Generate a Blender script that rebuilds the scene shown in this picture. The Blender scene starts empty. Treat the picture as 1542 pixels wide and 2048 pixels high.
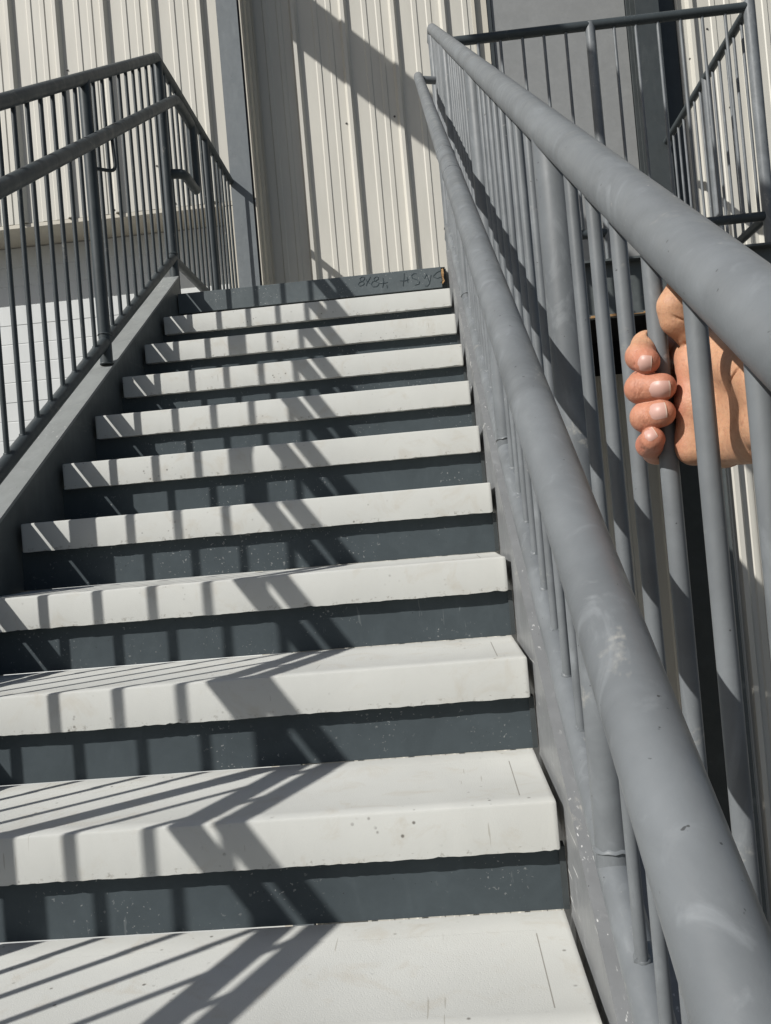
import bpy, bmesh, math, random
import numpy as np
from mathutils import Vector, Matrix
random.seed(7)
PI = math.pi
scene = bpy.context.scene
col = scene.collection

# ------------------------------------------------------------------ camera, sky, sun, exposure
CP = Vector((1.0658, -3.7957, -1.1382))
RT = Vector((0.99466, 0.05513, -0.08724)); FW = Vector((-0.05674, 0.99824, 0.01731))
_p, _y, _r = 0.0173107855, -0.0567731804, -0.0862856053
FW = Vector((math.sin(_y)*math.cos(_p), math.cos(_y)*math.cos(_p), math.sin(_p)))
_r0 = Vector((math.cos(_y), -math.sin(_y), 0)); _u0 = _r0.cross(FW)
RT = _r0*math.cos(_r) + _u0*math.sin(_r)
UP = _u0*math.cos(_r) - _r0*math.sin(_r)
FPX = 1700.0
cd = bpy.data.cameras.new('camera'); cam = bpy.data.objects.new('camera', cd); col.objects.link(cam)
cam.matrix_world = Matrix(((RT.x, UP.x, -FW.x, CP.x), (RT.y, UP.y, -FW.y, CP.y), (RT.z, UP.z, -FW.z, CP.z), (0, 0, 0, 1)))
cd.sensor_fit = 'HORIZONTAL'; cd.sensor_width = 36; cd.lens = FPX/1542*36
cd.clip_start = 0.01; cd.clip_end = 2000
scene.camera = cam

SUN_EL, SUN_AZ = math.radians(37.85), math.atan2(0.606, 0.795)     # azimuth the light travels towards
LD = Vector((math.cos(SUN_EL)*math.cos(SUN_AZ), math.cos(SUN_EL)*math.sin(SUN_AZ), -math.sin(SUN_EL)))
w = bpy.data.worlds.new('World'); scene.world = w; w.use_nodes = True
nt = w.node_tree; nt.nodes.clear()
sky = nt.nodes.new('ShaderNodeTexSky'); sky.sky_type = 'NISHITA'; sky.sun_disc = False
sky.sun_elevation = SUN_EL; sky.sun_rotation = math.atan2(-LD.x, -LD.y) % (2*PI)
sky.air_density = 1.0; sky.dust_density = 1.6; sky.ozone_density = 1.0
bg = nt.nodes.new('ShaderNodeBackground'); bg.inputs[1].default_value = 0.060
wo = nt.nodes.new('ShaderNodeOutputWorld')
nt.links.new(sky.outputs[0], bg.inputs[0]); nt.links.new(bg.outputs[0], wo.inputs[0])
sl = bpy.data.lights.new('sun', 'SUN'); sl.energy = 5.0; sl.angle = math.radians(0.53); sl.color = (1.0, 0.975, 0.93)
so = bpy.data.objects.new('sun', sl); col.objects.link(so)
so.rotation_euler = LD.to_track_quat('-Z', 'Y').to_euler(); so.location = (-6, -6, 8)
scene.view_settings.view_transform = 'Standard'; scene.view_settings.look = 'None'
scene.view_settings.gamma = 1; scene.view_settings.exposure = 0.12

# ------------------------------------------------------------------ materials
def mat(name, color, rough=0.6, spec=0.4, metal=0.0):
    m = bpy.data.materials.new(name); m.use_nodes = True
    b = m.node_tree.nodes['Principled BSDF']
    b.inputs['Base Color'].default_value = (*color, 1); b.inputs['Roughness'].default_value = rough
    b.inputs['Specular IOR Level'].default_value = spec; b.inputs['Metallic'].default_value = metal
    return m
class NT:
    def __init__(s, m, vary=False): s.t = m.node_tree; s.b = s.t.nodes['Principled BSDF']; s._bump = None; s.vary = vary; s.off = None
    def n(s, typ, **k):
        nd = s.t.nodes.new(typ)
        for a, b in k.items():
            if a.startswith('i_'):
                key = a[2:]; key = int(key) if key.isdigit() else key
                nd.inputs[key].default_value = b
            else: setattr(nd, a, b)
        return nd
    def l(s, a, b): s.t.links.new(a, b)
    def coord(s, scale=(1, 1, 1), kind='Object', rot=(0, 0, 0)):
        tc = s.n('ShaderNodeTexCoord'); mp = s.n('ShaderNodeMapping')
        mp.inputs['Scale'].default_value = scale; mp.inputs['Rotation'].default_value = rot
        if s.vary:
            if s.off is None:
                oi = s.n('ShaderNodeObjectInfo'); cb = s.n('ShaderNodeCombineXYZ')
                for q_ in range(3): s.l(s.math('MULTIPLY', oi.outputs['Random'], (31.7, 17.3, 23.9)[q_]), cb.inputs[q_])
                s.off = cb.outputs[0]
            ad = s.n('ShaderNodeVectorMath', operation='ADD'); s.l(tc.outputs[kind], ad.inputs[0]); s.l(s.off, ad.inputs[1])
            s.l(ad.outputs[0], mp.inputs[0]); return mp.outputs[0]
        s.l(tc.outputs[kind], mp.inputs[0]); return mp.outputs[0]
    def noise(s, vec, scale, detail=4, rough=0.55, dist=0.0):
        nd = s.n('ShaderNodeTexNoise'); nd.inputs['Scale'].default_value = scale; nd.inputs['Detail'].default_value = detail
        nd.inputs['Roughness'].default_value = rough; nd.inputs['Distortion'].default_value = dist
        s.l(vec, nd.inputs['Vector']); return nd.outputs['Fac']
    def ramp(s, fac, stops):
        r = s.n('ShaderNodeValToRGB'); e = r.color_ramp.elements
        while len(e) < len(stops): e.new(0.5)
        for k, (p, c) in enumerate(stops):
            e[k].position = p; e[k].color = (*c, 1) if len(c) == 3 else c
        s.l(fac, r.inputs[0]); return r.outputs[0]
    def g(s, a): return (a, a, a)
    def mix(s, fac, a, b, typ='MIX'):
        m = s.n('ShaderNodeMix', data_type='RGBA', blend_type=typ)
        if isinstance(fac, (int, float)): m.inputs[0].default_value = fac
        else: s.l(fac, m.inputs[0])
        for i, v in ((6, a), (7, b)):
            if isinstance(v, tuple): m.inputs[i].default_value = (*v, 1)
            else: s.l(v, m.inputs[i])
        return m.outputs[2]
    def math(s, op, a, b=None, c=None):
        m = s.n('ShaderNodeMath', operation=op)
        for i, v in enumerate((a, b, c)):
            if v is None: continue
            if isinstance(v, (int, float)): m.inputs[i].default_value = v
            else: s.l(v, m.inputs[i])
        return m.outputs[0]
    def bump(s, h, strength, dist):
        b = s.n('ShaderNodeBump'); b.inputs['Strength'].default_value = strength; b.inputs['Distance'].default_value = dist
        s.l(h, b.inputs['Height'])
        if s._bump is not None: s.l(s._bump, b.inputs['Normal'])
        s._bump = b.outputs[0]; s.l(s._bump, s.b.inputs['Normal'])

def paint(name, c, var=0.12, scuff=0.25, rough=(0.34, 0.56), wear=0.5, spec=0.45, scratch=0.0):
    """brushed/rolled steel paint: smeared patches, specks, small chips"""
    m = mat(name, c, 0.5, spec); k = NT(m, True)
    v = k.coord(); 
    n1 = k.noise(v, 7, 5, 0.6, 0.8)
    c1 = tuple(x*(1-var) for x in c); c2 = tuple(min(1, x*(1+var)) for x in c)
    base = k.ramp(n1, [(0.32, c1), (0.68, c2)])
    v2 = k.coord((1, 1, 0.35), rot=(0.5, 0.3, 0.2))
    n2 = k.noise(v2, 19, 6, 0.62, 1.6)
    sc = k.ramp(n2, [(0.56, k.g(0)), (0.70, k.g(scuff))])
    base = k.mix(sc, base, tuple(min(1, x*1.45+0.02) for x in c))
    vs = k.coord((1, 0.16, 1), rot=(-0.565, 0, 0))       # strokes and rubs run along the slope
    n5 = k.noise(vs, 42, 4, 0.6, 0.5)
    base = k.mix(k.ramp(n5, [(0.35, k.g(0)), (0.75, k.g(0.35))]), base, tuple(x*0.80 for x in c))
    n6 = k.noise(vs, 13, 5, 0.66, 0.7)
    rub = k.mix(1.0, k.ramp(n6, [(0.635, k.g(0)), (0.70, k.g(wear*.5))]), k.ramp(k.noise(v, 140, 4, 0.6), [(0.42, k.g(0)), (0.62, k.g(1))]), 'MULTIPLY')
    base = k.mix(rub, base, (0.40, 0.385, 0.34))
    if scratch:
        vl = k.coord((1, 0.035, 1), rot=(-0.565+.02, 0, 0)); n7 = k.noise(vl, 150, 2, 0.5, 0.15)
        sm = k.mix(1.0, k.ramp(n7, [(0.665, k.g(0)), (0.69, k.g(scratch))]), k.ramp(k.noise(v, 6, 3), [(0.48, k.g(0)), (0.6, k.g(1))]), 'MULTIPLY')
        base = k.mix(sm, base, (0.62, 0.62, 0.60))
        vh = k.coord((1, 1, 0.12)); n8 = k.noise(vh, 120, 3, 0.55, 0.4)
        sm = k.mix(1.0, k.ramp(n8, [(0.68, k.g(0)), (0.71, k.g(scratch*.6))]), k.ramp(k.noise(v, 5, 2), [(0.55, k.g(0)), (0.62, k.g(1))]), 'MULTIPLY')
        base = k.mix(sm, base, (0.33, 0.35, 0.35))
    n3 = k.noise(v, 95, 3, 0.6)
    spk = k.ramp(n3, [(0.70, k.g(0)), (0.745, k.g(wear))])
    n3b = k.noise(v, 2.3, 2)
    msk = k.ramp(n3b, [(0.50, k.g(0)), (0.60, k.g(1))])
    spk = k.mix(1.0, spk, msk, 'MULTIPLY')
    base = k.mix(spk, base, (0.38, 0.37, 0.35))
    nd = k.noise(v, 150, 2, 0.5)
    dk = k.ramp(nd, [(0.235, k.g(0.75)), (0.26, k.g(0))])
    base = k.mix(dk, base, (0.025, 0.024, 0.024))
    k.l(base, k.b.inputs['Base Color'])
    rr = k.ramp(n2, [(0.3, k.g(rough[0])), (0.7, k.g(rough[1]))]); k.l(rr, k.b.inputs['Roughness'])
    k.bump(k.noise(v, 24, 3, 0.5), 0.35, 0.0012)
    k.bump(k.noise(v, 330, 3, 0.6), 0.25, 0.0003)
    return m
M = {}
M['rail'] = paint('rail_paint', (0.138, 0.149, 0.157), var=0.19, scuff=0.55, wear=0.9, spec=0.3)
M['rail_shaded'] = paint('rail_paint_shaded', (0.046, 0.055, 0.059), scuff=0.12, spec=0.22)  # darker copy of the rail paint, with its shaded side in the colour
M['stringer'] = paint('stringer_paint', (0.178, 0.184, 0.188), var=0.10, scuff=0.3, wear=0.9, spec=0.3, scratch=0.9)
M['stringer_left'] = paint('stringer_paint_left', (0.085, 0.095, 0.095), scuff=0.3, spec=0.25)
M['stringer_sunlit_top'] = paint('stringer_sunlit_top_paint', (0.200, 0.212, 0.210), scuff=0.3, spec=0.25, scratch=0.5)  # left stringer paint again, lightened for the sun on its top
M['riser'] = paint('riser_paint', (0.058, 0.071, 0.078), var=0.1, scuff=0.14, rough=(0.55, 0.75), wear=0.02, spec=0.08, scratch=0.22)
M['fascia'] = paint('fascia_paint', (0.098, 0.114, 0.120), var=0.1, scuff=0.3, wear=0.3, spec=0.2, scratch=0.4)
M['column'] = paint('column_paint', (0.150, 0.166, 0.175), var=0.05, scuff=0.08, wear=0.3, spec=0.3)
M['dark_steel'] = paint('dark_steel_paint', (0.046, 0.053, 0.055), var=0.1, scuff=0.1, wear=0.2, spec=0.3)
M['door'] = paint('door_paint', (0.222, 0.228, 0.227), var=0.06, scuff=0.05, wear=0.1, spec=0.3)

def cladmat(name, c):
    m = mat(name, c, 0.5, 0.35); k = NT(m)
    v = k.coord((1, 1, 0.18)); n = k.noise(v, 9, 4, 0.6, 0.3)
    base = k.ramp(n, [(0.3, tuple(x*0.94 for x in c)), (0.7, tuple(x*1.04 for x in c))])
    v2 = k.coord((6, 6, 0.25)); n2 = k.noise(v2, 6, 5, 0.6)
    st = k.ramp(n2, [(0.60, k.g(0)), (0.78, k.g(0.18))])
    base = k.mix(st, base, (0.36, 0.33, 0.28))
    k.l(base, k.b.inputs['Base Color'])
    k.bump(k.noise(k.coord((1, 1, 0.3)), 5, 2), 0.25, 0.004)
    return m
M['clad'] = cladmat('cladding_paint', (0.505, 0.490, 0.440))
M['trim'] = cladmat('trim_paint', (0.50, 0.47, 0.40))
M['screw'] = mat('screw_metal', (0.10, 0.095, 0.09), 0.5, 0.5, 0.4)
M['secdoor'] = cladmat('sectional_door_paint', (0.56, 0.575, 0.57))
M['rust'] = mat('rust', (0.42, 0.22, 0.07), 0.9, 0.1)
k = NT(M['rust']); k.l(k.ramp(k.noise(k.coord(), 40, 5), [(0.35, (0.16, 0.09, 0.045)), (0.65, (0.52, 0.33, 0.16))]), k.b.inputs['Base Color'])
M['black'] = mat('painted_shade_black', (0.012, 0.012, 0.013), 0.9, 0.1)  # near-black colour standing in for shade under the landing and inside the doorway
M['marker'] = mat('marker_ink', (0.062, 0.082, 0.093), 0.8, 0.1)

def tread_material(W):
    c = (0.490, 0.494, 0.468)
    m = mat('cast_tread_concrete', c, 0.72, 0.3); k = NT(m)
    v = k.coord()
    oi = k.n('ShaderNodeObjectInfo')
    off = k.n('ShaderNodeVectorMath', operation='ADD'); k.l(v, off.inputs[0])
    sc = k.n('ShaderNodeVectorMath', operation='SCALE'); sc.inputs['Scale'].default_value = 37.0
    cmb = k.n('ShaderNodeCombineXYZ'); k.l(oi.outputs['Random'], cmb.inputs[0]); k.l(oi.outputs['Random'], cmb.inputs[1])
    k.l(cmb.outputs[0], sc.inputs[0]); k.l(sc.outputs[0], off.inputs[1]); vv = off.outputs[0]
    n = k.noise(vv, 5, 5, 0.6, 0.4)
    base = k.ramp(n, [(0.3, tuple(x*0.95 for x in c)), (0.7, tuple(x*1.04 for x in c))])
    n2 = k.noise(vv, 13, 7, 0.68, 0.8)
    st = k.ramp(n2, [(0.53, k.g(0)), (0.72, k.g(0.45))])
    base = k.mix(st, base, (0.40, 0.36, 0.29))
    # scattered specks of dirt, in clusters
    vo = k.n('ShaderNodeTexVoronoi', feature='F1'); vo.inputs['Scale'].default_value = 62; k.l(vv, vo.inputs['Vector'])
    pit = k.ramp(vo.outputs['Distance'], [(0.10, k.g(1)), (0.22, k.g(0))])
    cl = k.ramp(k.noise(vv, 6.5, 3, 0.6), [(0.53, k.g(0)), (0.63, k.g(1))])
    nn = k.ramp(k.noise(vv, 31, 2, 0.5), [(0.50, k.g(0)), (0.58, k.g(1))])
    pit = k.mix(1.0, k.mix(1.0, pit, cl, 'MULTIPLY'), nn, 'MULTIPLY')
    base = k.mix(k.math('MULTIPLY', pit, 0.85), base, (0.10, 0.09, 0.075))
    # smooth margins with a thin groove round the textured field of the top face
    sx = k.n('ShaderNodeSeparateXYZ'); k.l(k.coord(), sx.inputs[0])
    def band(s, at, hw): return k.math('LESS_THAN', k.math('ABSOLUTE', k.math('SUBTRACT', s, at)), hw)
    X, Y, Z = sx.outputs
    geo = k.n('ShaderNodeNewGeometry'); sn = k.n('ShaderNodeSeparateXYZ'); k.l(geo.outputs['Normal'], sn.inputs[0])
    topm = k.math('GREATER_THAN', sn.outputs[2], 0.7)
    g1 = k.math('MULTIPLY', band(X, W-0.052, 0.0009), k.math('MULTIPLY', k.math('GREATER_THAN', Y, 0.040), k.math('LESS_THAN', Y, 0.232)))
    g2 = k.math('MULTIPLY', band(X, 0.052, 0.0009), k.math('MULTIPLY', k.math('GREATER_THAN', Y, 0.040), k.math('LESS_THAN', Y, 0.232)))
    gr = k.math('MULTIPLY', k.math('MAXIMUM', g1, g2), topm)
    base = k.mix(k.math('MULTIPLY', gr, 0.65), base, (0.16, 0.145, 0.12))
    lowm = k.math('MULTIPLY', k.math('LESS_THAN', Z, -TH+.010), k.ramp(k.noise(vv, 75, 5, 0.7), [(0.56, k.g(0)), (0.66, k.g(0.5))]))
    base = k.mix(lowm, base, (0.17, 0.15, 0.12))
    scr = k.mix(1.0, k.ramp(k.noise(k.coord((1, .06, .06), rot=(0, .5, .9)), 170, 2, 0.5, 0.2), [(0.705, k.g(0)), (0.72, k.g(0.5))]), k.ramp(k.noise(vv, 4, 2), [(0.58, k.g(0)), (0.62, k.g(1))]), 'MULTIPLY')
    base = k.mix(scr, base, (0.25, 0.23, 0.19))
    k.l(base, k.b.inputs['Base Color'])
    field = k.math('MULTIPLY', topm, k.math('MULTIPLY', k.math('GREATER_THAN', Y, 0.034), k.math('MULTIPLY', k.math('LESS_THAN', Y, 0.242),
            k.math('MULTIPLY', k.math('LESS_THAN', X, W-0.052), k.math('GREATER_THAN', X, 0.052)))))
    vo2 = k.n('ShaderNodeTexVoronoi', feature='F1'); vo2.inputs['Scale'].default_value = 340; k.l(vv, vo2.inputs['Vector'])
    pim = k.math('MULTIPLY', k.ramp(vo2.outputs['Distance'], [(0.10, k.g(0)), (0.45, k.g(1))]), field)
    k.bump(pim, 0.30, 0.0005)
    k.bump(field, 0.6, 0.0012)
    k.bump(k.noise(vv, 420, 3, 0.6), 0.5, 0.0005)
    k.bump(gr, -0.8, 0.002)
    return m
W, G, R_, TH = 1.2136, 0.27635, 0.175, 0.0747
S = R_/G                          # pitch slope
M['tread'] = tread_material(W)
def concrete(name, c, sc=3):
    m = mat(name, c, 0.9, 0.2); k = NT(m); v = k.coord()
    n = k.noise(v, sc, 8, 0.65, 0.5)
    base = k.ramp(n, [(0.25, tuple(x*0.72 for x in c)), (0.75, tuple(x*1.18 for x in c))])
    k.l(base, k.b.inputs['Base Color']); k.bump(k.noise(v, 60, 5), 0.4, 0.003); return m
M['ground'] = concrete('ground_concrete', (0.16, 0.155, 0.145), 1.2)
M['deck'] = concrete('deck_concrete', (0.40, 0.39, 0.36), 6)

def skin_material():
    m = mat('skin', (0.48, 0.28, 0.18), 0.5, 0.35); k = NT(m)
    at = k.n('ShaderNodeAttribute', attribute_name='tone'); v = k.coord()
    n = k.noise(v, 55, 5, 0.6)
    base = k.ramp(n, [(0.3, (0.415, 0.222, 0.128)), (0.7, (0.525, 0.302, 0.184))])
    base = k.mix(at.outputs['Fac'], base, (0.40, 0.140, 0.095))
    n2 = k.noise(v, 260, 3, 0.6)
    base = k.mix(k.ramp(n2, [(0.50, k.g(0)), (0.70, k.g(0.40))]), base, (0.30, 0.13, 0.085))
    k.l(base, k.b.inputs['Base Color'])
    k.b.inputs['Subsurface Weight'].default_value = 0.12
    k.b.inputs['Subsurface Radius'].default_value = (1.0, 0.35, 0.18); k.b.inputs['Subsurface Scale'].default_value = 0.006
    vo = k.n('ShaderNodeTexVoronoi', feature='DISTANCE_TO_EDGE'); vo.inputs['Scale'].default_value = 520; k.l(v, vo.inputs['Vector'])
    k.bump(k.ramp(vo.outputs['Distance'], [(0.0, k.g(0)), (0.12, k.g(1))]), 0.22, 0.0004)
    k.bump(k.noise(v, 150, 6, 0.68), 0.6, 0.0011)
    k.bump(k.noise(k.coord((3.2, 1, 1), rot=(0.3, 0.5, 0.2)), 90, 4, 0.6, 0.6), 0.45, 0.0009)
    return m
M['skin'] = skin_material()
M['nail'] = mat('nail', (0.47, 0.285, 0.238), 0.42, 0.35)
M['nail_edge'] = mat('nail_edge', (0.50, 0.38, 0.31), 0.4, 0.3)
M['sleeve'] = mat('sleeve_cloth', (0.05, 0.06, 0.09), 0.9, 0.1)

# ------------------------------------------------------------------ mesh helpers
def link(name, bm, m, parent=None, smooth=None, mats=None):
    me = bpy.data.meshes.new(name); bm.normal_update(); bm.to_mesh(me); bm.free()
    for x in (mats or [m]): me.materials.append(x)
    if smooth is not None:
        for p in me.polygons: p.use_smooth = True
        me.set_sharp_from_angle(angle=math.radians(smooth))
    o = bpy.data.objects.new(name, me); col.objects.link(o)
    if parent is not None: o.parent = parent
    return o
def tag(o, label=None, cat=None, group=None, kind=None):
    if label: o['label'] = label
    if cat: o['category'] = cat
    if group: o['group'] = group
    if kind: o['kind'] = kind
    return o
def empty(name, label, cat, group=None, kind=None):
    o = bpy.data.objects.new(name, None); o.empty_display_size = 0.1; col.objects.link(o)
    return tag(o, label, cat, group, kind)
def prism(bm, pts, x0, x1, mi=0):
    """polygon pts in (y,z) extruded along x"""
    a = [bm.verts.new((x0, y, z)) for y, z in pts]; b = [bm.verts.new((x1, y, z)) for y, z in pts]
    n = len(pts); fs = [bm.faces.new(a), bm.faces.new(b[::-1])]
    for i in range(n): fs.append(bm.faces.new((a[i], b[i], b[(i+1) % n], a[(i+1) % n])))
    for f in fs: f.material_index = mi
    bmesh.ops.recalc_face_normals(bm, faces=fs); return fs
def box(bm, x0, x1, y0, y1, z0, z1, mi=0):
    return prism(bm, [(y0, z0), (y1, z0), (y1, z1), (y0, z1)], x0, x1, mi)
def bevel(bm, w, seg=2, ang=30):
    es = [e for e in bm.edges if len(e.link_faces) == 2 and e.calc_face_angle(0) > math.radians(ang)]
    bmesh.ops.bevel(bm, geom=es, offset=w, segments=seg, affect='EDGES', profile=0.5)
def tube(bm, pts, r, seg=16, cap=True, jit=0.0, mi=0):
    pts = [Vector(p) for p in pts]; n = len(pts); rings = []
    rs = r if isinstance(r, (list, tuple)) else [r]*n
    ref = None
    for i in range(n):
        d1 = (pts[i]-pts[i-1]).normalized() if i > 0 else (pts[1]-pts[0]).normalized()
        d2 = (pts[i+1]-pts[i]).normalized() if i < n-1 else d1
        t = (d1+d2).normalized(); c = max(0.5, t.dot(d1))
        if ref is None:
            ref = Vector((0, 0, 1)) if abs(t.z) < 0.9 else Vector((1, 0, 0))
        u = (ref - t*ref.dot(t)).normalized(); v = t.cross(u); ref = u
        ring = []
        # stretch along bisector for mitre
        bis = (d2-d1); 
        bn = bis.normalized() if bis.length > 1e-6 else None
        for k in range(seg):
            a = 2*PI*k/seg; rr = rs[i]*(1+random.uniform(-jit, jit))
            p = u*math.cos(a)*rr + v*math.sin(a)*rr
            if bn is not None:
                comp = p.dot(bn); p = p + bn*comp*(1/c-1)
            ring.append(bm.verts.new(pts[i]+p))
        rings.append(ring)
    for i in range(n-1):
        for k in range(seg):
            f = bm.faces.new((rings[i][k], rings[i][(k+1) % seg], rings[i+1][(k+1) % seg], rings[i+1][k])); f.material_index = mi
    if cap:
        bm.faces.new(rings[0][::-1]).material_index = mi; bm.faces.new(rings[-1]).material_index = mi
def arc(p0, pc, p1, n=6):
    """quadratic smooth bend from p0 through control pc to p1"""
    p0, pc, p1 = map(Vector, (p0, pc, p1)); return [p0*(1-t)**2 + pc*2*t*(1-t) + p1*t*t for t in [i/n for i in range(n+1)]]
def along(a, b, n):
    a, b = Vector(a), Vector(b); return [a.lerp(b, i/n) for i in range(n+1)]
def weld(bm, c, d, r, t=0.003, seg=18):
    """lumpy weld bead ring round a rod of radius r at c, axis d"""
    c = Vector(c); d = Vector(d).normalized(); u = d.orthogonal().normalized(); v = d.cross(u)
    rows = []
    for k in range(seg):
        a = 2*PI*k/seg; rad = u*math.cos(a)+v*math.sin(a); tt = t*random.uniform(0.6, 1.35); sh = random.uniform(-.4, .4)*t
        rows.append([bm.verts.new(c+rad*(r-0.0005)+d*(sh+tt)), bm.verts.new(c+rad*(r+tt*0.8)+d*(sh+tt*0.3)),
                     bm.verts.new(c+rad*(r+tt*0.9)+d*(sh-tt*0.5)), bm.verts.new(c+rad*(r-0.0005)+d*(sh-tt*1.2))])
    for k in range(seg):
        a, b = rows[k], rows[(k+1) % seg]
        for j in range(3): bm.faces.new((a[j], a[j+1], b[j+1], b[j]))
        bm.faces.new((a[3], a[0], b[0], b[3]))

# ------------------------------------------------------------------ setting
bm = bmesh.new(); box(bm, -400, 400, -400, 400, -4.7, -4.25)
o = link('ground', bm, M['ground']); tag(o, kind='structure')

YW, YL, XC = 1.775, 1.57, 0.128     # main wall plane, left wall plane, corner
def rib_profile(x0, x1, first, pitch):
    """(x, depth towards viewer) polyline of an R panel"""
    pts = [(x0, 0.0)]; k0 = int(math.floor((x0-first)/pitch))-1
    k = k0
    H, h = 0.030, 0.0055
    while first+k*pitch < x1+pitch:
        c = first+k*pitch            # centre of the shaded right-hand flank
        seq = [(c-.052, 0), (c-.036, H), (c-.014, H), (c+.004, 0)]
        for fr in (0.36, 0.64):
            q = c+pitch*fr; seq += [(q-.020, 0), (q-.013, h), (q+.013, h), (q+.020, 0)]
        for p in seq:
            if x0 < p[0] < x1: pts.append(p)
        k += 1
    pts.append((x1, 0.0)); return pts
def cladding(name, x0, x1, z0, z1, y, first, pitch, m, parent):
    bm = bmesh.new(); pr = rib_profile(x0, x1, first, pitch)
    poly = [(x, y-d) for x, d in pr] + [(x1, y+.03), (x0, y+.03)]
    a = [bm.verts.new((x, yy, z0)) for x, yy in poly]; b = [bm.verts.new((x, yy, z1)) for x, yy in poly]
    n = len(poly)
    for i in range(n): bm.faces.new((a[i], a[(i+1) % n], b[(i+1) % n], b[i]))
    es1 = bm.faces.new(a); es2 = bm.faces.new(b[::-1])
    bmesh.ops.recalc_face_normals(bm, faces=bm.faces[:])
    bmesh.ops.triangulate(bm, faces=[es1, es2])
    return link(name, bm, m, parent)
def screw(x, y, z, parent):
    bm = bmesh.new()
    bmesh.ops.create_cone(bm, cap_ends=True, segments=12, radius1=.0072, radius2=.0066, depth=.002, matrix=Matrix.Translation((x, y-.001, z)) @ Matrix.Rotation(PI/2, 4, 'X'))
    bmesh.ops.create_cone(bm, cap_ends=True, segments=6, radius1=.0042, radius2=.0038, depth=.006, matrix=Matrix.Translation((x, y-.004, z)) @ Matrix.Rotation(PI/2, 4, 'X'))
    return link('screw', bm, M['screw'], parent, 35)

# left wall with the sectional door opening
wl = empty('cladding_wall', 'cream ribbed metal wall above the white sectional door, left of the grey column', 'wall')
cladding('wall_panel', -4.6, .1055, 1.03, 6.0, YL, -1.394, .3155, M['clad'], wl)
bm = bmesh.new(); box(bm, -4.6, XC-.034, YL-.006, 1.90, 1.0, 1.026); bevel(bm, .002, 1); link('door_header_trim', bm, M['trim'], wl)
bm = bmesh.new(); box(bm, -.10, -.02, YL-.004, 1.90, -4.25, .997); box(bm, -.0198, .1053, YL+.002, 1.70, -4.25, .997); link('door_jamb', bm, M['trim'], wl)
bm = bmesh.new()
for f in [box(bm, .1085, .1148, 1.523, 1.70, -4.24, 6.0)]: pass
box(bm, .1056, .1084, 1.56, 1.69, -4.24, 6.0); box(bm, .1149, .1279, 1.60, YW-.001, -4.24, 6.0)
box(bm, XC, XC+.030, YW-.034, YW-.028, -4.24, 6.0); box(bm, XC+.0, XC+.022, YW-.090, YW-.080, -4.24, 6.0)
link('corner_trim', bm, M['trim'], wl)
bm = bmesh.new(); box(bm, -4.6, -.02, 1.91, 1.95, 1.0, 6.0); link('wall_backing', bm, M['trim'], wl)
def px(u, v, axis, val):
    d = FW + RT*((u-771)/FPX) - UP*((v-1024)/FPX); t = (val-CP[axis])/d[axis]; return CP + d*t
for (x, z) in ((-1.056, 2.0), (-.158, 2.03), (-.20, 1.47), (-.52, 1.31), (-1.10, 1.055), (-1.02, 1.055), (-.50, 1.055), (-.42, 1.055), (-.82, 1.055), (-.18, 1.055)):
    screw(x, YL-.0005, z, wl)

# sectional door
sd = empty('sectional_door', 'white horizontally ribbed sectional loading door seen through the left railing', 'door')
for i in range(10):
    z1 = .99-i*.53; z0 = z1-.526
    bm = bmesh.new()
    pts = [(1.90, z0), (1.90, z1)]; fr = [(1.88, z1)]
    nrib = 4
    for j in range(nrib):
        zz = z1-(j+1)*(z1-z0)/nrib
        fr += [(1.88, zz+.006), (1.8822, zz+.003), (1.8822, zz-.001), (1.88, zz-.004)] if j < nrib-1 else []
    fr += [(1.88, z0)]
    prism(bm, pts+fr, -4.4, -.104); link('door_panel', bm, M['secdoor'], sd)

# main wall
wm = empty('cladding_wall', 'cream ribbed metal wall behind the top landing with a wide diagonal shadow across it', 'wall')
cladding('wall_panel', XC+.001, 1.62, -.02, 6.0, YW, .4455, .330, M['clad'], wm)
cladding('wall_panel', XC+.001, 2.62, -4.25, -.03, YW, .4455, .330, M['clad'], wm)
bm = bmesh.new(); box(bm, 1.620, 1.700, YW+.030, YW+.10, 0, 6.0); box(bm, 1.600, 1.6195, YW-.004, YW+.09, 0, 6.0); link('door_opening_trim', bm, M['trim'], wm)
for (u, v) in ((690, 39), (708, 240), (693, 247), (789, 233), (723, 409)):
    q = px(u, v, 1, YW); screw(q.x, YW-.0005, q.z, wm)
wr = empty('cladding_wall', 'cream ribbed metal wall right of the grey door, behind the upper right railing', 'wall')
cladding('wall_panel', 2.905, 7.5, -.02, 6.0, YW, 3.02, .330, M['clad'], wr)
bm = bmesh.new(); box(bm, 2.6595, 2.9045, YW+.01, YW+.05, -.02, 6.0); link('column_shadow_panel', bm, M['dark_steel'], wr)  # dark strip standing in for the column's shadow on the wall
cladding('wall_panel', 2.96, 7.5, -4.25, -.03, YW, 3.02, .330, M['clad'], wr)
for (u, v) in ((1380, 118), (1414, 58), (1502, 70), (1460, 215)):
    q = px(u, v, 1, YW); screw(q.x, YW-.0005, q.z, wr)
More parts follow.
